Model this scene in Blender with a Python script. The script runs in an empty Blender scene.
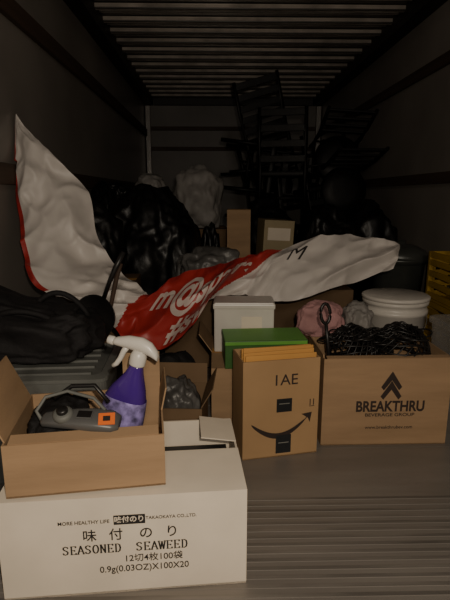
import bpy, bmesh, math, random
from mathutils import Vector, Matrix, Euler, noise
R=math.radians
scene=bpy.context.scene
random.seed(7)

# ------------------------------------------------------------ materials
def mat(name,col,rough=0.6,metal=0.0,var=0.12,scale=6,bump=0.0,bscale=30,stretch=(1,1,1),alpha=1.0,spec=0.5,trans=0.0):
    m=bpy.data.materials.new(name); m.use_nodes=True
    nt=m.node_tree; b=nt.nodes['Principled BSDF']
    b.inputs['Roughness'].default_value=rough; b.inputs['Metallic'].default_value=metal
    b.inputs['Specular IOR Level'].default_value=spec
    b.inputs['Alpha'].default_value=alpha
    b.inputs['Transmission Weight'].default_value=trans
    tc=nt.nodes.new('ShaderNodeTexCoord'); mp=nt.nodes.new('ShaderNodeMapping')
    mp.inputs['Scale'].default_value=stretch
    nt.links.new(tc.outputs['Object'],mp.inputs['Vector'])
    n=nt.nodes.new('ShaderNodeTexNoise'); n.inputs['Scale'].default_value=scale; n.inputs['Detail'].default_value=6
    nt.links.new(mp.outputs[0],n.inputs['Vector'])
    cr=nt.nodes.new('ShaderNodeValToRGB')
    c=Vector(col)
    cr.color_ramp.elements[0].position=0.3; cr.color_ramp.elements[1].position=0.7
    cr.color_ramp.elements[0].color=(*(c*(1-var*2)),1); cr.color_ramp.elements[1].color=(*(c*(1+var)),1)
    nt.links.new(n.outputs['Fac'],cr.inputs[0]); nt.links.new(cr.outputs[0],b.inputs['Base Color'])
    if bump>0:
        n2=nt.nodes.new('ShaderNodeTexNoise'); n2.inputs['Scale'].default_value=bscale; n2.inputs['Detail'].default_value=4
        nt.links.new(mp.outputs[0],n2.inputs['Vector'])
        bp_=nt.nodes.new('ShaderNodeBump'); bp_.inputs['Strength'].default_value=bump; bp_.inputs['Distance'].default_value=0.01
        nt.links.new(n2.outputs['Fac'],bp_.inputs['Height']); nt.links.new(bp_.outputs[0],b.inputs['Normal'])
    return m

M_card=mat('cardboard',(0.37,0.245,0.145),0.85,var=0.07,scale=4,bump=0.08,bscale=20,stretch=(1,1,6),spec=0.15)
M_card2=mat('cardboard_tan',(0.43,0.275,0.145),0.85,var=0.07,scale=4,bump=0.08,bscale=20,spec=0.15)
M_cardd=mat('cardboard_dark',(0.19,0.125,0.075),0.9,var=0.15,scale=3,spec=0.1)  # darker, more mottled brown than the other cardboard
M_cardw=mat('cardboard_white',(0.78,0.69,0.57),0.75,var=0.06,scale=5,bump=0.05,spec=0.2)
M_manila=mat('manila_paper',(0.60,0.31,0.085),0.7,var=0.06)
M_ink=mat('ink_black',(0.02,0.018,0.018),0.6)
M_inkb=mat('ink_brown',(0.035,0.022,0.018),0.7)
M_tape=mat('tape_dark',(0.02,0.022,0.025),0.35)
M_tapel=mat('tape_print',(0.22,0.22,0.20),0.5)
M_blackbag=mat('black_polythene',(0.006,0.006,0.007),0.38,var=0.3,bump=0.35,bscale=14,spec=0.35)
M_whitebag=mat('white_polythene',(0.26,0.245,0.23),0.5,var=0.15,bump=0.4,bscale=12,spec=0.3)
M_graybag=mat('gray_polythene',(0.13,0.125,0.12),0.4,var=0.3,bump=0.5,bscale=25,spec=0.4)
M_clear=mat('clear_polythene',(0.42,0.40,0.37),0.22,var=0.2,bump=0.5,bscale=16,alpha=0.42)
M_blackpl=mat('black_plastic',(0.012,0.011,0.011),0.4,var=0.2)
M_device=mat('gray_device_plastic',(0.10,0.10,0.10),0.38,var=0.1)
M_blackpaint=mat('black_paint',(0.005,0.0045,0.0045),0.5,var=0.2,spec=0.3)
M_fabric=mat('black_nylon',(0.013,0.012,0.013),0.75,var=0.3,bump=0.3,bscale=60,spec=0.3)
M_graypl=mat('gray_plastic',(0.15,0.155,0.145),0.6,var=0.2,bump=0.1,bscale=40)
M_whitepl=mat('white_plastic',(0.64,0.61,0.56),0.35,var=0.06)
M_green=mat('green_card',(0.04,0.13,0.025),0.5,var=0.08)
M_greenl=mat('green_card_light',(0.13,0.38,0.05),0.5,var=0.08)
M_yellow=mat('yellow_plastic',(0.42,0.26,0.025),0.5,var=0.08)
M_pink=mat('pink_cloth',(0.50,0.27,0.27),0.85,var=0.15,bump=0.3,bscale=15)
M_pot=mat('dark_pot_enamel',(0.075,0.080,0.074),0.35,metal=0.3,var=0.15)
M_redpl=mat('red_plastic',(0.25,0.03,0.03),0.4)
M_purple=mat('purple_liquid_plastic',(0.06,0.02,0.22),0.18,var=0.1)
M_label=mat('bottle_label',(0.27,0.22,0.50),0.4,var=0.45,scale=45)
M_orange=mat('orange_label',(0.80,0.17,0.03),0.5,var=0.05)
M_banw=mat('vinyl_white',(0.64,0.60,0.565),0.45,var=0.05,scale=3,bump=0.1,bscale=8)
M_banr=mat('vinyl_red',(0.40,0.028,0.024),0.45,var=0.1,scale=3,bump=0.1,bscale=8)
M_txtw=mat('vinyl_print_white',(0.58,0.50,0.46),0.5,var=0.05)
M_gold=mat('tan_lacquer',(0.34,0.27,0.15),0.5,var=0.08)
M_wood=mat('dark_slat_wood',(0.07,0.042,0.028),0.7,var=0.2,scale=3,stretch=(1,0.15,6))
M_dark=mat('dark_metal_rail',(0.02,0.017,0.015),0.55,metal=0.2,var=0.2)
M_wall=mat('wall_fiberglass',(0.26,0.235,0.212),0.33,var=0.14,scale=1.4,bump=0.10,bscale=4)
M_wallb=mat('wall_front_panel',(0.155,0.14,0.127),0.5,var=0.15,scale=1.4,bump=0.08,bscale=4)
M_post=mat('aluminium_post',(0.28,0.26,0.24),0.4,metal=0.3,var=0.1)
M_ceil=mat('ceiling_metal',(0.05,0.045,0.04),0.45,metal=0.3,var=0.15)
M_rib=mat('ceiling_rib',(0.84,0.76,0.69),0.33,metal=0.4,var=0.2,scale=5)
M_floor=mat('floor_metal_wood',(0.265,0.242,0.22),0.42,metal=0.25,var=0.10,scale=2.5,bump=0.15,bscale=10,stretch=(0.5,2.5,1))
M_ridge=mat('floor_ridge',(0.24,0.22,0.20),0.42,metal=0.3,var=0.22,scale=5,stretch=(0.5,4,1))

# ------------------------------------------------------------ mesh helpers
class B:
    def __init__(s): s.bm=bmesh.new(); s.mats=[]
    def mi(s,m):
        if m not in s.mats: s.mats.append(m)
        return s.mats.index(m)
    def box(s,c,size,m,rot=(0,0,0),pre=None,bev=0):
        r=bmesh.ops.create_cube(s.bm,size=1.0)
        vs=r['verts']
        M=Matrix.Translation(Vector(c))@Euler(rot).to_matrix().to_4x4()@Matrix.Diagonal((*size,1))
        if pre: M=pre@M
        bmesh.ops.transform(s.bm,matrix=M,verts=vs)
        fs=set(f for v in vs for f in v.link_faces)
        i=s.mi(m)
        for f in fs: f.material_index=i
        if bev>0:
            es=list(set(e for v in vs for e in v.link_edges))
            bmesh.ops.bevel(s.bm,geom=es,offset=bev,segments=2,affect='EDGES',profile=0.6)
        return vs
    def loft(s,rings,m,cap0=True,cap1=True,smooth=True,matf=None):
        L=[[s.bm.verts.new(p) for p in r] for r in rings]
        n=len(L[0]); i0=s.mi(m)
        for k in range(len(L)-1):
            i=s.mi(matf(k)) if matf else i0
            for j in range(n):
                f=s.bm.faces.new((L[k][j],L[k][(j+1)%n],L[k+1][(j+1)%n],L[k+1][j])); f.material_index=i; f.smooth=smooth
        if cap0:
            f=s.bm.faces.new(list(reversed(L[0]))); f.material_index=i0
        if cap1:
            f=s.bm.faces.new(L[-1]); f.material_index=s.mi(matf(len(L)-2)) if matf else i0
    def rev(s,prof,m,n=40,M=None,cap0=True,cap1=True,matf=None):
        M=M or Matrix.Identity(4)
        rings=[[M@Vector((r*math.cos(2*math.pi*j/n),r*math.sin(2*math.pi*j/n),z)) for j in range(n)] for r,z in prof]
        s.loft(rings,m,cap0,cap1,matf=matf)
    def tube(s,pts,r,m,n=8,closed=False):
        pts=[Vector(p) for p in pts]; rings=[]
        N=len(pts); up=Vector((0,0,1))
        for k,p in enumerate(pts):
            if closed: t=pts[(k+1)%N]-pts[k-1]
            else: t=pts[min(k+1,N-1)]-pts[max(k-1,0)]
            t.normalize()
            a=t.cross(up)
            if a.length<0.05: a=t.cross(Vector((1,0,0)))
            a.normalize(); b=t.cross(a)
            rr=r[k] if isinstance(r,(list,tuple)) else r
            rings.append([p+a*rr*math.cos(2*math.pi*j/n)+b*rr*math.sin(2*math.pi*j/n) for j in range(n)])
        if closed: rings.append([v.copy() for v in rings[0]])
        s.loft(rings,m,not closed,not closed)
    def poly(s,pts,m):
        f=s.bm.faces.new([s.bm.verts.new(p) for p in pts]); f.material_index=s.mi(m)
    def obj(s,name,loc=(0,0,0),rot=(0,0,0),parent=None,recalc=True):
        if recalc: bmesh.ops.recalc_face_normals(s.bm,faces=s.bm.faces)
        me=bpy.data.meshes.new(name); s.bm.to_mesh(me); s.bm.free()
        for m in s.mats: me.materials.append(m)
        o=bpy.data.objects.new(name,me); scene.collection.objects.link(o)
        o.location=loc; o.rotation_euler=rot
        if parent: o.parent=parent
        return o

def text(name,body,parent,loc,size,m,bold=0.0,rot=(math.pi/2,0,0),align='CENTER',sx=1.0):
    cu=bpy.data.curves.new(name,'FONT'); cu.body=body; cu.size=size; cu.align_x=align; cu.align_y='CENTER'
    cu.offset=bold*size; cu.extrude=0.0002
    cu.materials.append(m)
    o=bpy.data.objects.new(name,cu); scene.collection.objects.link(o)
    o.parent=parent; o.location=loc; o.rotation_euler=rot; o.scale=(sx,1,1)
    return o

def carton(name,loc,w,d,h,rz=0,m=M_card,flaps=(),top=False,t=0.004,tilt=(0,0),inner=None):
    b=B()
    b.box((0,0,t/2),(w,d,t),m)
    b.box((0,-d/2+t/2,h/2),(w,t,h),m); b.box((0,d/2-t/2,h/2),(w,t,h),m)
    b.box((-w/2+t/2,0,h/2),(t,d-2*t,h),m); b.box((w/2-t/2,0,h/2),(t,d-2*t,h),m)
    for (side,ang,ln,a0,a1) in flaps:
        # ang 0 = straight up, positive opens outward; a0..a1 = extent along the edge (fraction)
        W=w if side in 'FK' else d
        c=((a0+a1)/2-0.5)*W; L=(a1-a0)*W-0.004
        base={'F':Matrix.Translation((0,-d/2,h)),'K':Matrix.Translation((0,d/2,h))@Matrix.Rotation(math.pi,4,'Z'),
              'L':Matrix.Translation((-w/2,0,h))@Matrix.Rotation(-math.pi/2,4,'Z'),'R':Matrix.Translation((w/2,0,h))@Matrix.Rotation(math.pi/2,4,'Z')}[side]
        pre=base@Matrix.Translation((0,t*0.5,0))@Matrix.Rotation(R(ang),4,'X')
        b.box((c,0,ln/2),(L,t*0.8,ln),m,pre=pre)
    if top:
        b.box((0,-d/4,h-t/2+0.0005),(w-0.001,d/2-0.002,t),m); b.box((0,d/4,h-t/2+0.0005),(w-0.001,d/2-0.002,t),m)
        b.box((0,0,h+0.0012),(w*0.995,0.05,0.0006),M_manila if m is not M_cardw else M_cardw)
    if inner: b.box((0,0,inner[0]),(w-4*t,d-4*t,0.01),inner[1])
    return b.obj(name,loc,(tilt[0],tilt[1],rz))

def bag(name,c,rad,seed,m,knot=True,sub=5,rough=1.0):
    b=B(); r=bmesh.ops.create_icosphere(b.bm,subdivisions=sub,radius=1.0); b.mi(m)
    sv=Vector((seed*3.7,seed*1.3,seed*2.1))
    for v in b.bm.verts:
        n=v.co.normalized()
        sq=Vector([math.copysign(abs(q)**0.8,q) for q in n])
        k=1+0.16*rough*noise.noise(n*1.6+sv)+0.10*rough*noise.noise(n*3.2+sv)
        az=math.atan2(n.y,n.x)
        rid=(1-abs(noise.noise(Vector((n.x*4.5,n.y*4.5,n.z*2.2))+sv))*2.4)
        rid2=(1-abs(noise.noise(Vector((n.x*9,n.y*9,n.z*6))+sv*2))*2.4)
        k+=0.04*rough*rid+0.022*rough*rid2
        p=sq*k*0.93
        if p.z<-0.75: p.z=-0.75-(p.z+0.75)*-0.05
        if knot and n.z>0.9:
            a=(n.z-0.9)/0.1
            p.z+=0.10*a*a; p.x*=1+0.3*math.sin(az*7+seed)*a; p.y*=1+0.3*math.sin(az*7+seed)*a
        v.co=Vector((p.x*rad[0],p.y*rad[1],(p.z+0.76)*rad[2]))
    for f in b.bm.faces: f.smooth=True
    return b.obj(name,c,recalc=False)

# ------------------------------------------------------------ room shell
XL,XR,YB,ZC=-0.92,1.43,6.8,2.13
b=B(); b.box(((XL+XR)/2,3.0,-0.03),(XR-XL+0.1,7.7,0.06),M_floor)
y=-0.5
while y<1.22:
    b.box(((XL+XR)/2,y,0.0),(XR-XL,0.012,0.0024),M_ridge,bev=0.0009); y+=0.026
for k in range(9):
    b.box(((XL+XR)/2,1.5+k*0.35,0.0),(XR-XL,0.006,0.002),M_ridge)
b.obj('floor')
b=B(); b.box((XL-0.025,3.0,ZC/2),(0.05,7.7,ZC),M_wall)
b.obj('wall_left')
b=B(); b.box((XR+0.025,3.0,ZC/2),(0.05,7.7,ZC),M_wall)
b.obj('wall_right')
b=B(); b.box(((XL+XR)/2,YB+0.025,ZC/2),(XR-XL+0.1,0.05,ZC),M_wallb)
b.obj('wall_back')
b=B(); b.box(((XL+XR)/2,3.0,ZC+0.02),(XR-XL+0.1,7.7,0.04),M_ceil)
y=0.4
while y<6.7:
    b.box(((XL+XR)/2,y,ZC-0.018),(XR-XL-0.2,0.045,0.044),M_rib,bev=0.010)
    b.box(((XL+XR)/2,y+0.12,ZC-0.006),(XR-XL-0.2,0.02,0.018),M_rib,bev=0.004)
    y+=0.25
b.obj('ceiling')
def trim(i,c,s,m,bev=0.004):
    b=B(); b.box(c,s,m,bev=bev); b.obj('trim_%d'%i)
trim(1,(XL+0.055,3.0,ZC-0.06),(0.11,7.6,0.12),M_dark)
trim(2,(XR-0.055,3.0,ZC-0.06),(0.11,7.6,0.12),M_dark)
trim(3,(XL+0.014,3.0,1.66),(0.028,7.6,0.09),M_wood)
trim(4,(XR-0.014,3.0,1.66),(0.028,7.6,0.07),M_wood)
trim(5,(XL+0.014,3.0,0.94),(0.028,7.6,0.09),M_wood)
trim(6,(XR-0.014,3.0,0.955),(0.028,7.6,0.07),M_wood)
trim(7,((XL+XR)/2,YB-0.014,1.72),(XR-XL-0.1,0.028,0.05),M_wood)
trim(8,((XL+XR)/2,YB-0.014,1.46),(XR-XL-0.1,0.028,0.05),M_wood)
trim(9,((XL+XR)/2,YB-0.03,ZC-0.06),(XR-XL-0.24,0.06,0.12),M_dark)
trim(10,(XL+0.04,YB-0.04,1.0),(0.06,0.06,2.0),M_post)
trim(11,(XR-0.04,YB-0.04,1.0),(0.06,0.06,2.0),M_post)

# ------------------------------------------------------------ foreground cartons
b=B(); w,d,h,t=0.522,0.34,0.233,0.005
b.box((0,0,t/2),(w,d,t),M_cardw)
b.box((0,-d/2+t/2,h/2),(w,t,h),M_cardw); b.box((0,d/2-t/2,h/2),(w,t,h),M_cardw)
b.box((-w/2+t/2,0,h/2),(t,d-2*t,h),M_cardw); b.box((w/2-t/2,0,h/2),(t,d-2*t,h),M_cardw)
pre=Matrix.Translation((0,-d/2,h))@Matrix.Rotation(R(1.5),4,'X')
b.box((0,d*0.245,0),(w,d*0.49,0.004),M_cardw,pre=pre)
pre=Matrix.Translation((0,d/2,h))@Matrix.Rotation(R(-1.0),4,'X')
b.box((-w*0.18,-d*0.20,0),(w*0.64,d*0.40,0.004),M_cardw,pre=pre)
pre=Matrix.Translation((w/2,0,h))@Matrix.Rotation(R(9),4,'Y')
b.box((-0.045,0.10,0.0),(0.09,0.12,0.003),M_cardw,pre=pre)
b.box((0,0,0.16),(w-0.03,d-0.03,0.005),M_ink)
sea=b.obj('seaweed_carton',(-0.206,1.066,0),(0,0,R(4.2)))
fy=-d/2-0.0008
text('print_header','MORE HEALTHY LIFE',sea,(-0.085,fy,0.178),0.0115,M_ink,0.01)
text('print_maker','TAKAOKAYA CO.,LTD.',sea,(0.098,fy,0.181),0.0105,M_ink,0.01)
b=B(); b.box((0,0,0),(0.066,0.0006,0.022),M_ink); b.obj('print_logo',(0.01,fy,0.180),(0,0,0),sea)
text('print_logo_text','味付のり',sea,(0.01,fy-0.0005,0.180),0.016,M_cardw,0.02)
text('print_kanji','味   付    の   り',sea,(0.012,fy,0.144),0.030,M_ink,0.01)
# serif lettering: stroke letters with slab serifs, built as flat strokes on the carton face
G={'S':[[(.42,.58),(.36,.66),(.22,.7),(.08,.64),(.05,.52),(.14,.41),(.32,.32),(.41,.2),(.36,.06),(.22,0),(.08,.04),(.03,.14)]],
   'E':[[(.1,0),(.1,.7)],[(.1,.7),(.44,.7),(.44,.6)],[(.1,.36),(.34,.36),(.34,.29)],[(.1,0),(.45,0),(.45,.1)]],
   'A':[[(.02,0),(.25,.7),(.48,0)],[(.11,.24),(.39,.24)]],
   'O':[[(.25+.21*math.cos(a),.35+.35*math.sin(a)) for a in [2*math.pi*k/20 for k in range(21)]]],
   'N':[[(.08,0),(.08,.7),(.42,0),(.42,.7)]],
   'D':[[(.1,0),(.1,.7),(.26,.7),(.4,.6),(.45,.35),(.4,.1),(.26,0),(.1,0)]],
   'W':[[(.0,.7),(.13,0),(.25,.6),(.37,0),(.5,.7)]]}
SER={'E':[(.1,0),(.1,.7)],'A':[(.02,0),(.48,0)],'N':[(.08,0),(.08,.7),(.42,.7)],'D':[(.1,0),(.1,.7)],'W':[(0,.7),(.25,.65),(.5,.7)],'S':[],'O':[]}
def serif_text(name,body,parent,x0,x1,z0,hh,m,yy):
    b=B(); n=len(body); W=(x1-x0)/n; sc=hh/0.7; sx=W/0.60
    def stroke(p,q):
        dx=(q[0]-p[0])*sx; dz=(q[1]-p[1])*sc; L=math.hypot(dx,dz)
        if L<1e-6: return
        vert=abs(dz)/L; th=hh*(0.07+0.11*vert)
        nx,nz=-dz/L*th/2,dx/L*th/2
        ex,ez=dx/L*th*0.25,dz/L*th*0.25
        a=(p[0]*sx-ex,p[1]*sc-ez); c=(q[0]*sx+ex,q[1]*sc+ez)
        b.poly([(X+a[0]+nx,yy,z0+a[1]+nz),(X+a[0]-nx,yy,z0+a[1]-nz),(X+c[0]-nx,yy,z0+c[1]-nz),(X+c[0]+nx,yy,z0+c[1]+nz)],m)
    for i,ch in enumerate(body):
        X=x0+i*W
        if ch not in G: continue
        for s_ in G[ch]:
            for p,q in zip(s_[:-1],s_[1:]): stroke(p,q)
        for (u,v) in SER[ch]: stroke((u-.09,v),(u+.09,v))
    return b.obj(name,(0,0,0),(0,0,0),parent,recalc=False)
serif_text('print_title_1','SEASONED',sea,-0.132,-0.008,0.103,0.0195,M_ink,fy)
serif_text('print_title_2','SEAWEED',sea,0.022,0.134,0.103,0.0195,M_ink,fy)
text('print_count','12切4枚100袋',sea,(0.058,fy,0.084),0.021,M_ink,0.008)
text('print_weight','0.9g(0.03OZ)X100X20',sea,(0.038,fy,0.060),0.0215,M_ink,0.008,sx=0.95)

# small open carton on top
sm=carton('open_carton',(-0.287,1.036,0.2405),0.325,0.262,0.118,R(7.8),M_card,
   flaps=[('L',24,0.12,0.05,0.95),('K',-4,0.10,0.0,0.30),('R',12,0.055,0.45,1.0),('F',-78,0.03,0.03,0.97)])
bag('dark_cloth',(-0.368,1.05,0.2465),(0.070,0.085,0.080),3,M_fabric,knot=False,sub=5,rough=1.3)
# flat hand-held device with pistol body, knob, and orange tag
b=B()
rings=[]
for x,w_,h_,z_ in [(-.085,.010,.005,.0),(-.078,.017,.009,.002),(-.05,.020,.011,.005),(-.01,.024,.013,.008),(.03,.027,.014,.008),(.07,.026,.012,.005),(.085,.018,.008,.003)]:
    rings.append([(x,w_*math.copysign(abs(math.cos(a))**.6,math.cos(a)),z_+h_*math.copysign(abs(math.sin(a))**.6,math.sin(a))) for a in [2*math.pi*j/24 for j in range(24)]])
b.loft(rings,M_device)
b.rev([(.020,0),(.021,.002),(.021,.012),(.016,.016),(.002,.016)],M_graypl,24,Matrix.Translation((-.035,.0,.013)))
b.rev([(.012,0),(.012,.006),(.009,.009),(.002,.009)],M_blackpl,20,Matrix.Translation((-.035,.0,.029)))
b.box((.012,0,.023),(.034,.022,.004),M_blackpl,bev=.002)
b.box((0.060,-0.006,0.020),(0.034,0.028,0.0025),M_orange,rot=(0.15,0.08,0.2))
b.box((0.060,-0.006,0.0217),(0.015,0.012,0.001),M_ink,rot=(0.15,0.08,0.2))
b.tube([(-0.085,0.0,0.0),(-0.10,0.015,0.01),(-0.085,0.04,0.028),(-0.04,0.055,0.034),(0.02,0.045,0.026),(0.05,0.022,0.015)],0.004,M_graypl)
b.tube([(-0.07,0.05,0.015),(-0.035,0.07,0.035),(0.015,0.075,0.035),(0.05,0.05,0.01)],0.005,M_blackpl)
b.obj('handheld_device',(-0.290,0.958,0.374),(R(22),R(2),R(-3)))

# spray bottle
b=B()
def ell(z,rx,ry,dx=0,n=28,p=2.6):
    o=[]
    for j in range(n):
        a=2*math.pi*j/n; c,s_=math.cos(a),math.sin(a)
        o.append((dx+rx*math.copysign(abs(c)**(2/p),c),ry*math.copysign(abs(s_)**(2/p),s_),z))
    return o
secs=[(0,.040,.024,0),(.004,.045,.028,0),(.03,.047,.029,0),(.05,.047,.0295,0),(.06,.0465,.0293,0),(.10,.0455,.029,0),(.125,.043,.028,0),(.145,.036,.026,.002),(.165,.026,.022,.005),(.18,.019,.018,.007),(.195,.0145,.0145,.008),(.205,.0135,.0135,.008)]
b.loft([ell(*x) for x in secs],M_purple)
lab=[(.025,.0485,.0305,0),(.05,.0485,.031,0),(.09,.0475,.0305,0),(.122,.0450,.0292,0)]
b.loft([ell(*x) for x in lab],M_label,False,False)
b.rev([(.0165,.2),(.0175,.203),(.0175,.222),(.015,.228),(.012,.235)],M_whitepl,24,Matrix.Translation((.008,0,0)))
sh=[( -.052,.238,.009,.007),(-.045,.240,.011,.010),(-.02,.245,.0125,.015),(.01,.247,.0135,.017),(.030,.243,.013,.015),(.045,.234,.011,.010),(.050,.228,.008,.006)]
rings=[]
for x,z,ry,rz in sh:
    rings.append([(x,ry*math.cos(a),z+rz*math.sin(a)) for a in [2*math.pi*j/20 for j in range(20)]])
b.loft(rings,M_whitepl)
b.rev([(.0085,0),(.010,.003),(.010,.014),(.006,.016)],M_whitepl,16,Matrix.Translation((-.05,0,.238))@Matrix.Rotation(-math.pi/2,4,'Y'))
b.tube([(-.02,0,.236),(-.026,0,.222),(-.030,0,.205),(-.036,0,.190),(-.043,0,.182)],[.007,.0065,.006,.0055,.005],M_whitepl,10)
o=b.obj('spray_bottle',(-0.240,1.055,0.262),(R(-4),R(13),R(-14))); o.scale=(1.10,1.08,1.06)

# brown smiling delivery carton
aw,ad,ah=0.258,0.14,0.338
am=carton('delivery_carton',(0.2,1.515,0),aw,ad,ah,R(11),M_card2)
fy=-ad/2-0.0008
text('print_code','1AE',am,(0.012,fy,0.268),0.052,M_inkb,0.004)
b=B()
b.box((0.010,fy,0.182),(0.052,0.0012,0.046),M_tape); b.box((0.010,fy,0.045),(0.052,0.0012,0.065),M_tape)
for z in (0.188,0.05): b.box((0.010,fy-0.001,z),(0.036,0.0006,0.003),M_tapel)
b.obj('print_tape',(0,0,0),(0,0,0),am)
b=B(); N=28
def smile(u,o):
    x=-0.10+0.19*u; z=0.122-0.052*math.sin(math.pi*u)**0.9+0.012*u
    th=0.0075*math.sin(math.pi*min(1,u*1.05))**0.5+0.0022
    return Vector((x,fy-0.0004,z+o*th))
for k in range(N):
    b.poly([smile(k/N,-1),smile((k+1)/N,-1),smile((k+1)/N,1),smile(k/N,1)],M_inkb)
b.poly([(0.070,fy-0.0005,0.146),(0.106,fy-0.0005,0.150),(0.100,fy-0.0005,0.114),(0.093,fy-0.0005,0.130)],M_inkb)
b.obj('print_arrow',(0,0,0),(0,0,0),am,recalc=False)
b=B()
for dx in (-0.006,0.006):
    b.box((0.105+dx,fy,0.185),(0.003,0.0006,0.022),M_inkb)
b.box((0.105,fy,0.171),(0.018,0.0006,0.002),M_inkb)
b.obj('print_handling_mark',(0,0,0),(0,0,0),am)
b=B()
for i,(dy,hh,rz) in enumerate([(-0.055,0.348,1.2),(-0.042,0.356,-1.6),(-0.025,0.364,1.5),(-0.01,0.36,-0.5)]):
    b.box((0.0,dy,hh/2+0.004),(0.238,0.005,hh-0.006),M_manila,rot=(0,R(rz*0.5),0),bev=0.0015)
b.obj('manila_envelope',(0.2,1.515,0.003),(0,0,R(11)))

# drinks carton with wire baskets
bt=carton('beverage_carton',(0.581,1.645,0),0.438,0.26,0.315,R(0.5),M_card,flaps=[('F',-80,0.02,0.02,0.98),('L',10,0.012,0.05,0.95)])
fy=-0.13-0.0008
text('print_brand','BREAKTHRU',bt,(0.015,fy,0.142),0.053,M_inkb,0.03,sx=0.80)
text('print_sub','BEVERAGE GROUP',bt,(0.015,fy,0.112),0.0165,M_inkb,0.01,sx=1.25)
text('print_web','www.breakthrubev.com',bt,(0.015,fy,0.066),0.017,M_inkb,0.006)
b=B()
for k in range(2):
    z=0.218-k*0.034
    for q in (-1,1):
        b.poly([(0.015,fy,z+0.052),(q*0.036+0.015,fy,z-0.004),(q*0.026+0.015,fy,z-0.016),(0.015,fy,z+0.020)],M_inkb)
b.obj('print_mark',(0,0,0),(0,0,0),bt,recalc=False)

def basket(name,loc,rot,r=0.11,h=0.09,rings=7,ribs=22,sd=0):
    b=B(); rnd=random.Random(sd)
    f=lambda u:(r*(0.25+0.75*math.sin(u*math.pi/2)))
    for k in range(rings):
        u=k/(rings-1); rr=f(u); z=h*u**1.6
        b.tube([(rr*math.cos(a),rr*math.sin(a),z+0.006*math.sin(a*3+k)) for a in [2*math.pi*j/32 for j in range(32)]],0.0034 if k<rings-1 else 0.006,M_blackpl,6,True)
    for j in range(ribs):
        a=2*math.pi*j/ribs; tw=1.1
        b.tube([(f(u)*math.cos(a+tw*u),f(u)*math.sin(a+tw*u),h*u**1.6) for u in [q/7 for q in range(8)]],0.0028,M_blackpl,5)
    for j in range(12):
        a0=rnd.uniform(0,6.28); lr=rnd.uniform(.022,.042)
        c=Vector((f(.55)*math.cos(a0),f(.55)*math.sin(a0),h*.3)); n=c.normalized(); n.z-=rnd.uniform(.2,.9); n.normalize()
        t1=n.cross(Vector((0,0,1))).normalized()
        b.tube([c+t1*lr*math.cos(q)+n*lr*math.sin(q) for q in [2*math.pi*i/20 for i in range(20)]],0.003,M_blackpl,5,True)
    return b.obj(name,loc,rot)
basket('wire_basket',(0.475,1.645,0.392),(R(172),R(-8),0.3),0.088,0.11,sd=1)
basket('wire_basket',(0.668,1.63,0.400),(R(182),R(5),0.9),0.102,0.11,sd=2)
basket('wire_basket',(0.575,1.67,0.36),(R(178),R(2),0.2),0.075,0.08,sd=3)
b=B(); pts=[(0.017*math.sin(a),0,0.034*-math.cos(a)+0.10) for a in [2*math.pi*j/20 for j in range(20)]]
b.tube(pts,0.006,M_blackpl,8,True); b.tube([(0,0,0.07),(0.004,0,0.0),(0.012,0,-0.2)],[.006,.007,.007],M_blackpl,8)
b.obj('ladle',(0.383,1.575,0.355),(R(-5),R(-3),0.2))

# support carton, green box, white box
carton('moving_carton',(0.155,1.845,0),0.34,0.41,0.238,0,M_card,top=True,flaps=[('L',35,0.09,0.0,0.55)])
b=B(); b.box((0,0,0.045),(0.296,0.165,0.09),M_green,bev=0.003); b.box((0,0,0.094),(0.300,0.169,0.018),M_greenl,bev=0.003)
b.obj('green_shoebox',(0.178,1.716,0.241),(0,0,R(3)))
b=B(); b.box((0,0,0.10),(0.235,0.14,0.20),M_whitepl,bev=0.006); b.box((0,-0.002,0.185),(0.243,0.146,0.022),M_whitepl,bev=0.006)
b.box((0.03,-0.072,0.12),(0.08,0.002,0.05),M_cardw)
b.obj('white_storage_box',(0.115,1.885,0.241),(0,0,R(-2)))

carton('shoe_carton',(-0.13,1.50,0),0.19,0.22,0.20,R(-4),M_cardd,flaps=[('K',10,0.07,0,1),('R',30,0.07,0.05,0.95)])
bag('clear_plastic_bag',(-0.13,1.50,0.006),(0.08,0.09,0.15),11,M_graybag,knot=False,rough=1.4)
bag('black_pouch',(-0.17,1.755,0.0),(0.11,0.07,0.15),12,M_fabric,knot=False)

# gray ribbed tote
b=B(); w,d,h=0.48,0.34,0.335
def rrect(w,d,z,r=0.03,n=5):
    o=[]
    for cx,cy,a0 in ((w/2-r,d/2-r,0),(-w/2+r,d/2-r,90),(-w/2+r,-d/2+r,180),(w/2-r,-d/2+r,270)):
        for k in range(n+1):
            a=R(a0+90*k/n); o.append((cx+r*math.cos(a),cy+r*math.sin(a),z))
    return o
b.loft([rrect(w*.86,d*.86,0),rrect(w*.95,d*.95,h*.85),rrect(w,d,h*.86),rrect(w,d,h-.012),rrect(w*1.02,d*1.02,h-.01),rrect(w*1.02,d*1.02,h),rrect(w*.93,d*.9,h+.006),rrect(w*.90,d*.86,h-.004)],M_graypl,smooth=False)
for k in range(13): b.box((-w/2+0.04+k*0.0333,-d*0.485,h*0.45),(0.011,0.02,h*0.7),M_graypl,rot=(R(-3),0,0),bev=0.003)
for k in range(5): b.box((0,-0.12+k*0.055,h),(w*.8,0.014,0.008),M_graypl,bev=0.002)
b.obj('storage_tote',(-0.565,1.46,0),(0,0,R(3)))

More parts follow.
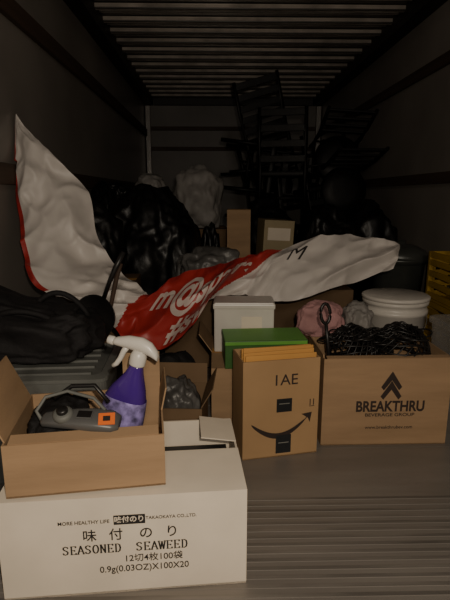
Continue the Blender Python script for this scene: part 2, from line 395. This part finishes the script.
# duffel bag on tote
b=B(); r=bmesh.ops.create_uvsphere(b.bm,u_segments=80,v_segments=56,radius=1.0); b.mi(M_fabric)
for v in b.bm.verts:
    c=v.co.copy(); p=Vector([math.copysign(abs(q)**0.7,q) for q in c])
    k=1+0.16*noise.noise(c*2.0+Vector((5,1,2)))+0.10*noise.noise(c*5)+0.08*(1-2*abs(noise.noise(c*3.5+Vector((1,2,3)))))
    p*=k
    if p.z<-0.8: p.z=-0.8
    hx=1.0+0.38*math.exp(-((c.x+0.45)/0.4)**2)
    v.co=Vector((p.x*0.20,p.y*0.115,(p.z+0.8)*0.086*hx))
for f in b.bm.faces: f.smooth=True
b.tube([(-0.12+0.22*u,-0.07-0.03*math.sin(math.pi*u),0.11+0.055*math.sin(math.pi*u)**0.7) for u in [q/16 for q in range(17)]],0.009,M_fabric,8)
b.tube([(-0.02+0.2*u,0.02,0.10+0.095*math.sin(math.pi*u)**0.7) for u in [q/16 for q in range(17)]],0.009,M_fabric,8)
b.obj('duffel_bag',(-0.585,1.49,0.349),(0,0,R(5)))
def pan(name,loc,rot,r=0.11):
    b=B(); b.rev([(r*.8,0),(r*.84,.002),(r,.035),(r*.985,.035),(r*.82,.006),(0.002,.005)],M_blackpl,36)
    b.tube([(r*.95,0,.028),(r+.06,0,.045),(r+.12,0,.052),(r+.18,0,.050)],[.008,.008,.010,.009],M_blackpl,10)
    return b.obj(name,loc,rot)
pan('frying_pan',(-0.43,1.715,0.41),(R(62),R(-62),R(10)),0.085)
b=B(); b.tube([(0,0,0),(0.015,0,0.1),(0.03,0,0.2),(0.045,0.0,0.25)],[.008,.008,.009,.006],M_wood,8)
b.obj('wooden_spoon',(-0.415,1.78,0.36),(R(4),R(6),0))

# right side
b=B(); b.rev([(.118,0),(.122,.004),(.136,.33),(.142,.332),(.142,.35),(.137,.352),(.137,.372),(.143,.374),(.145,.386),(.141,.392),(.133,.392),(.130,.38),(.115,.012),(.002,.011)],M_whitepl,48)
b.tube([(.141*math.cos(a),-.141*math.sin(a)*0.95-0.0,.345-.11*math.sin(a)) for a in [math.pi*j/20 for j in range(21)]],.0022,M_post,6)
bk=b.obj('plastic_bucket',(0.82,2.12,0.0))
b=B(); b.rev([(.143,0),(.148,.002),(.148,.014),(.14,.018),(.02,.018)],M_whitepl,48)
b.obj('lid',(0,0,0.394),(0,0,0),bk)
b=B(); w,d,h=0.36,0.20,0.35
b.loft([rrect(w*.9,d*.9,0),rrect(w*.97,d*.97,h*.93),rrect(w*1.03,d*1.03,h*.94),rrect(w*1.03,d*1.03,h),rrect(w*.98,d*.96,h+.006)],M_clear,smooth=False)
b.obj('clear_storage_bin',(1.09,1.87,0),(0,0,R(4)))
bag('folded_linen',(1.09,1.87,0.006),(0.14,0.075,0.16),51,M_graybag,knot=False,sub=4)
def crate(name,loc,w=0.22,d=0.34,h=0.27,m=M_yellow):
    b=B(); t=0.012
    b.box((0,0,t/2),(w,d,t),m)
    for sx,sy in ((1,1),(1,-1),(-1,1),(-1,-1)): b.box((sx*(w/2-.012),sy*(d/2-.012),h/2),(.024,.024,h),m,bev=.003)
    for z in (0.03,0.09,0.15,0.21,h-0.016):
        hh=0.03
        for s_ in (-1,1):
            b.box((0,s_*(d/2-t/2),z),(w-.02,t*.8,hh),m); b.box((s_*(w/2-t/2),0,z),(t*.8,d-.02,hh),m)
    for k in range(5):
        x=-w/2+w*(k+1)/6
        for s_ in (-1,1): b.box((x,s_*(d/2-t/2),h/2),(.012,t*.7,h-.01),m)
    return b.obj(name,loc)
crate('plastic_crate',(1.315,2.50,0)); crate('plastic_crate',(1.315,2.505,0.273))
b=B(); b.rev([(.12,0),(.125,.004),(.155,.44),(.165,.442),(.172,.46),(.176,.47),(.17,.475),(.16,.462),(.13,.06),(.002,.05)],M_pot,44)
for q in (-1,1): b.tube([(q*.165,-.04,.45),(q*.195,-.03,.45),(q*.20,0,.45),(q*.195,.03,.45),(q*.165,.04,.45)],.008,M_pot,8)
tb=b.obj('stock_pot',(1.14,2.95,0))
b=B(); b.rev([(.17,0),(.173,.012),(.15,.05),(.09,.075),(.03,.082),(.025,.10),(.002,.102)],M_pot,40,cap0=True)
b.obj('lid_dome',(0.005,0,0.478),(R(3),R(4),0),tb)
b=B(); b.rev([(.05,0),(.055,.003),(.06,.05),(.064,.055),(.06,.058),(.055,.05),(.002,.006)],M_redpl,30)
b.obj('red_bowl',(1.31,2.47,0.548))
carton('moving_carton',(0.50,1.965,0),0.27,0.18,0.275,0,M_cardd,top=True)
bag('pink_pillow',(0.44,1.94,0.277),(0.10,0.06,0.080),21,M_pink,knot=False,sub=5,rough=1.2)
bag('clear_plastic_bag',(0.60,1.96,0.277),(0.06,0.07,0.075),22,M_whitebag,knot=False,rough=1.3)

# ------------------------------------------------------------ vinyl banner
TOP=[(-.905,2.34,1.213),(-.846,2.33,1.125),(-.716,2.30,.983),(-.585,2.30,.85),(-.533,2.2,.667),(-.428,2.1,.5245),(-.318,2.0,.456),(-.264,1.97,.436),(-.173,2.05,.489),(-.044,2.1,.5245),(.09,2.15,.555),(.184,2.2,.575),(.258,2.25,.582),(.415,2.35,.62),(.622,2.4,.644),(.782,2.4,.63),(.92,2.4,.598)]
BOT=[(-.908,2.33,1.175),(-.908,2.3,1.05),(-.888,2.22,.87),(-.855,2.15,.721),(-.807,2.05,.577),(-.732,1.95,.474),(-.56,1.87,.433),(-.41,1.8,.365),(-.329,1.76,.285),(-.194,1.74,.275),(-.08,1.74,.37),(-.035,1.99,.40),(.109,2.08,.40),(.206,2.09,.378),(.381,2.12,.375),(.62,2.20,.44),(.86,2.30,.49)]
TOP=[Vector(p) for p in TOP]; BOT=[Vector(p) for p in BOT]
def cr(P,s):
    n=len(P)-1; s=max(0,min(n-1e-6,s)); i=int(s); u=s-i
    p0,p1,p2,p3=P[max(i-1,0)],P[i],P[i+1],P[min(i+2,n)]
    return 0.5*((2*p1)+(-p0+p2)*u+(2*p0-5*p1+4*p2-p3)*u*u+(-p0+3*p1-3*p2+p3)*u**3)
NRM=Vector((0.1,-0.8,0.6)).normalized()
def bpnt(s,t,off=0):
    p=cr(BOT,s).lerp(cr(TOP,s),t)
    e=math.sin(math.pi*t)
    w=min(1,s/2.0)
    d=0.030*e*w
    d+=w*(0.030*noise.noise(Vector((s*0.75+t*1.2,t*1.6-s*.3,2.2)))+0.034*(1-2*abs(noise.noise(Vector((s*0.9-t*1.8,t*1.6+s*.5,7.7)))))+0.012*(1-2*abs(noise.noise(Vector((s*1.9+t*2.2,t*2.2-s*.9,3.3)))))+0.003*noise.noise(Vector((s*4,t*8,1))))
    q=p+NRM*(d+off)
    q.x=max(q.x,XL+0.012)
    if s<6: q.x=max(q.x,XL+0.033) if q.z<1.0 and q.z>0.88 else q.x
    return q
b=B(); b.mi(M_banw); b.mi(M_banr)
NS,NT=360,48
V=[[b.bm.verts.new(bpnt(16*i/NS,j/NT)) for j in range(NT+1)] for i in range(NS+1)]
for i in range(NS):
    for j in range(NT):
        f=b.bm.faces.new((V[i][j],V[i+1][j],V[i+1][j+1],V[i][j+1])); f.smooth=True
        s=16*(i+.5)/NS; t=(j+.5)/NT
        red=(7.0-0.6*(t-.5)<s<11.0+1.5*t) or (s<5.3 and t<0.06)
        f.material_index=1 if red else 0
ban=b.obj('vinyl_banner',recalc=False)
def bantext(name,body,s0,t0,ks,kt,m,size=1.0,bold=0.03):
    cu=bpy.data.curves.new(name+'_c','FONT'); cu.body=body; cu.size=size; cu.offset=bold
    o=bpy.data.objects.new(name+'_c',cu); scene.collection.objects.link(o)
    bpy.context.view_layer.update()
    me=bpy.data.meshes.new_from_object(o.evaluated_get(bpy.context.evaluated_depsgraph_get()))
    bpy.data.objects.remove(o)
    bm=bmesh.new(); bm.from_mesh(me)
    xs=[v.co.x for v in bm.verts]; ys=[v.co.y for v in bm.verts]
    for a,lo,hi,nn in ((0,min(xs),max(xs),70),(1,min(ys),max(ys),16)):
        for k in range(1,nn):
            c=lo+(hi-lo)*k/nn; co=[0,0,0]; co[a]=c; no=[0,0,0]; no[a]=1
            bmesh.ops.bisect_plane(bm,geom=bm.verts[:]+bm.edges[:]+bm.faces[:],plane_co=co,plane_no=no)
    for v in bm.verts:
        v.co=bpnt(s0+v.co.x*ks,t0+v.co.y*kt,0.004)
    me2=bpy.data.meshes.new(name); bm.to_mesh(me2); bm.free(); me2.materials.append(m)
    o2=bpy.data.objects.new(name,me2); scene.collection.objects.link(o2); o2.parent=ban
bantext('print_line_1','m@spellfre',7.9,0.47,0.78,0.50,M_txtw)
bantext('print_line_2','#swe',8.9,0.08,0.75,0.38,M_txtw)
bantext('print_letter','M',12.9,0.62,0.6,0.30,M_ink,bold=0.0)

# ------------------------------------------------------------ pile under / behind banner
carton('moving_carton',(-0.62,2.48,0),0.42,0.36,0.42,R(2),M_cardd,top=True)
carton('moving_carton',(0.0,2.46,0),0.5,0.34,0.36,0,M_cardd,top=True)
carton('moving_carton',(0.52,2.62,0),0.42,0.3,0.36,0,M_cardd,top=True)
bag('trash_bag',(-0.40,3.05,0.0),(0.31,0.28,0.50),31,M_blackbag,sub=6,rough=0.9)
bag('trash_bag',(-0.66,2.52,0.425),(0.20,0.15,0.21),32,M_blackbag)
bag('trash_bag',(-0.76,3.30,0.0),(0.14,0.22,0.52),42,M_blackbag,sub=5)
bag('trash_bag',(-0.03,3.33,0.0),(0.08,0.14,0.38),43,M_blackbag,sub=5,knot=False)
bag('trash_bag',(0.40,3.78,0.0),(0.26,0.22,0.46),44,M_blackbag,sub=5)
bag('trash_bag',(1.12,3.62,0.0),(0.25,0.25,0.44),45,M_blackbag,sub=5)
bag('plastic_bag',(-0.02,2.48,0.365),(0.16,0.14,0.13),34,M_graybag,knot=False,rough=1.3)
bag('plastic_bag',(-0.17,2.74,0.0),(0.07,0.08,0.30),35,M_graybag,knot=False)
carton('tall_carton',(0.160,3.2,0),0.15,0.2,0.757,R(-4),M_card,top=True)
b=B(); b.box((0,0,0.345),(0.2,0.24,0.69),M_gold,bev=0.004); b.box((0,-0.121,0.60),(0.15,0.002,0.08),M_cardw)
b.obj('tan_box',(0.375,3.26,0),(0,R(3),R(6)))
bag('trash_bag',(0.75,3.22,0.0),(0.22,0.26,0.44),36,M_blackbag,sub=6,rough=0.8)
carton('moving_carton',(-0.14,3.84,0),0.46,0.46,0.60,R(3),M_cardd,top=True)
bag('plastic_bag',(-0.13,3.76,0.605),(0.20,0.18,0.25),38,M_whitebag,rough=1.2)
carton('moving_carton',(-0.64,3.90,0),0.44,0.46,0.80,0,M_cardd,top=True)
bag('plastic_bag',(-0.50,3.84,0.805),(0.12,0.11,0.12),39,M_whitebag,knot=False)
bag('trash_bag',(-0.75,3.84,0.805),(0.11,0.14,0.08),40,M_blackbag,knot=False)
b=B(); b.box((0,0,0.28),(1.2,0.9,0.56),M_blackpl,bev=0.02); b.box((0,0,0.47),(1.22,0.92,0.02),M_dark,bev=0.004)
for x in (-.4,.4): b.box((x,-.455,.46),(.06,.02,.08),M_post,bev=.004)
b.obj('storage_trunk',(0.78,4.50,0))

def chair(name,loc,rot,slats=4,round_seat=False):
    b=B(); w,d=.42,.40; m=M_blackpaint
    for x in (-1,1):
        b.tube([(x*w/2*.95,-d/2,0),(x*w/2*.92,-d/2,.45)],[.016,.020],m,8)
        b.tube([(x*w/2*.95,d/2+.03,0),(x*w/2*.9,d/2,.45),(x*w/2*.9,d/2+.02,.7),(x*w/2*.9,d/2+.07,.98)],[.016,.020,.018,.015],m,8)
        b.tube([(x*w/2*.93,-d/2,.2),(x*w/2*.93,d/2+.01,.2)],.011,m,6)
        b.tube([(x*w/2*.93,-d/2,.32),(x*w/2*.93,d/2+.01,.32)],.011,m,6)
    b.tube([(-w/2*.93,-d/2,.26),(w/2*.93,-d/2,.26)],.011,m,6)
    b.tube([(-w/2*.93,d/2+.01,.26),(w/2*.93,d/2+.01,.26)],.011,m,6)
    if round_seat:
        b.rev([(.17,.43),(.205,.445),(.21,.47),(.19,.495),(.10,.505),(.002,.506)],m,36)
    else:
        b.box((0,0,.46),(w,d+.02,.045),m,bev=.014)
    for k in range(slats):
        z=.58+k*.36/(slats-1) ; yy=d/2+.01+.06*((z-.5)/.48)**1.5
        b.box((0,yy,z),(w*.88,.018,.055),m,bev=.004)
    return b.obj(name,loc,rot)
chair('dining_chair',(0.62,4.35,0.565),(0,0,R(165)))
chair('dining_chair',(0.06,4.55,1.12),(R(4),R(97),R(-4)))
chair('dining_chair',(0.12,4.66,0.85),(R(-4),R(84),R(6)))
chair('dining_chair',(0.56,4.66,0.90),(R(-6),R(17),R(188)),5)
chair('dining_chair',(1.13,4.86,0.84),(R(84),R(0),R(3)),4,True)
chair('dining_chair',(1.13,4.92,1.08),(R(80),R(4),R(-4)),4,True)
chair('dining_chair',(0.90,4.62,1.36),(R(176),R(-8),R(12)),4)

# ------------------------------------------------------------ lights
def light(name,kind,loc,energy,col,size=None,rot=(0,0,0)):
    l=bpy.data.lights.new(name,kind); l.energy=energy; l.color=col
    if kind=='AREA': l.size=size
    else: l.shadow_soft_size=size
    o=bpy.data.objects.new(name,l); scene.collection.objects.link(o); o.location=loc; o.rotation_euler=rot; return o
light('phone_flash','POINT',(0.05,-0.02,0.93),36,(1,.865,.685),0.012)
light('rear_fill_light','AREA',(0.2,-2.2,1.9),18,(1,.89,.76),0.35,(R(80),0,0))  # added fill behind the camera, brightens the depth the flash leaves dark
w=bpy.data.worlds.new('world'); scene.world=w; w.use_nodes=True
w.node_tree.nodes['Background'].inputs[0].default_value=(0.5,0.42,0.36,1)
w.node_tree.nodes['Background'].inputs[1].default_value=0.008

# ------------------------------------------------------------ camera
cam=bpy.data.cameras.new('camera'); co=bpy.data.objects.new('camera',cam); scene.collection.objects.link(co)
cam.sensor_fit='VERTICAL'; cam.sensor_height=24.0; cam.lens=480/600*24.0; cam.clip_start=0.02
co.location=(0,0,0.85); co.rotation_euler=(R(90-12.34),0,R(-1.2))
scene.camera=co
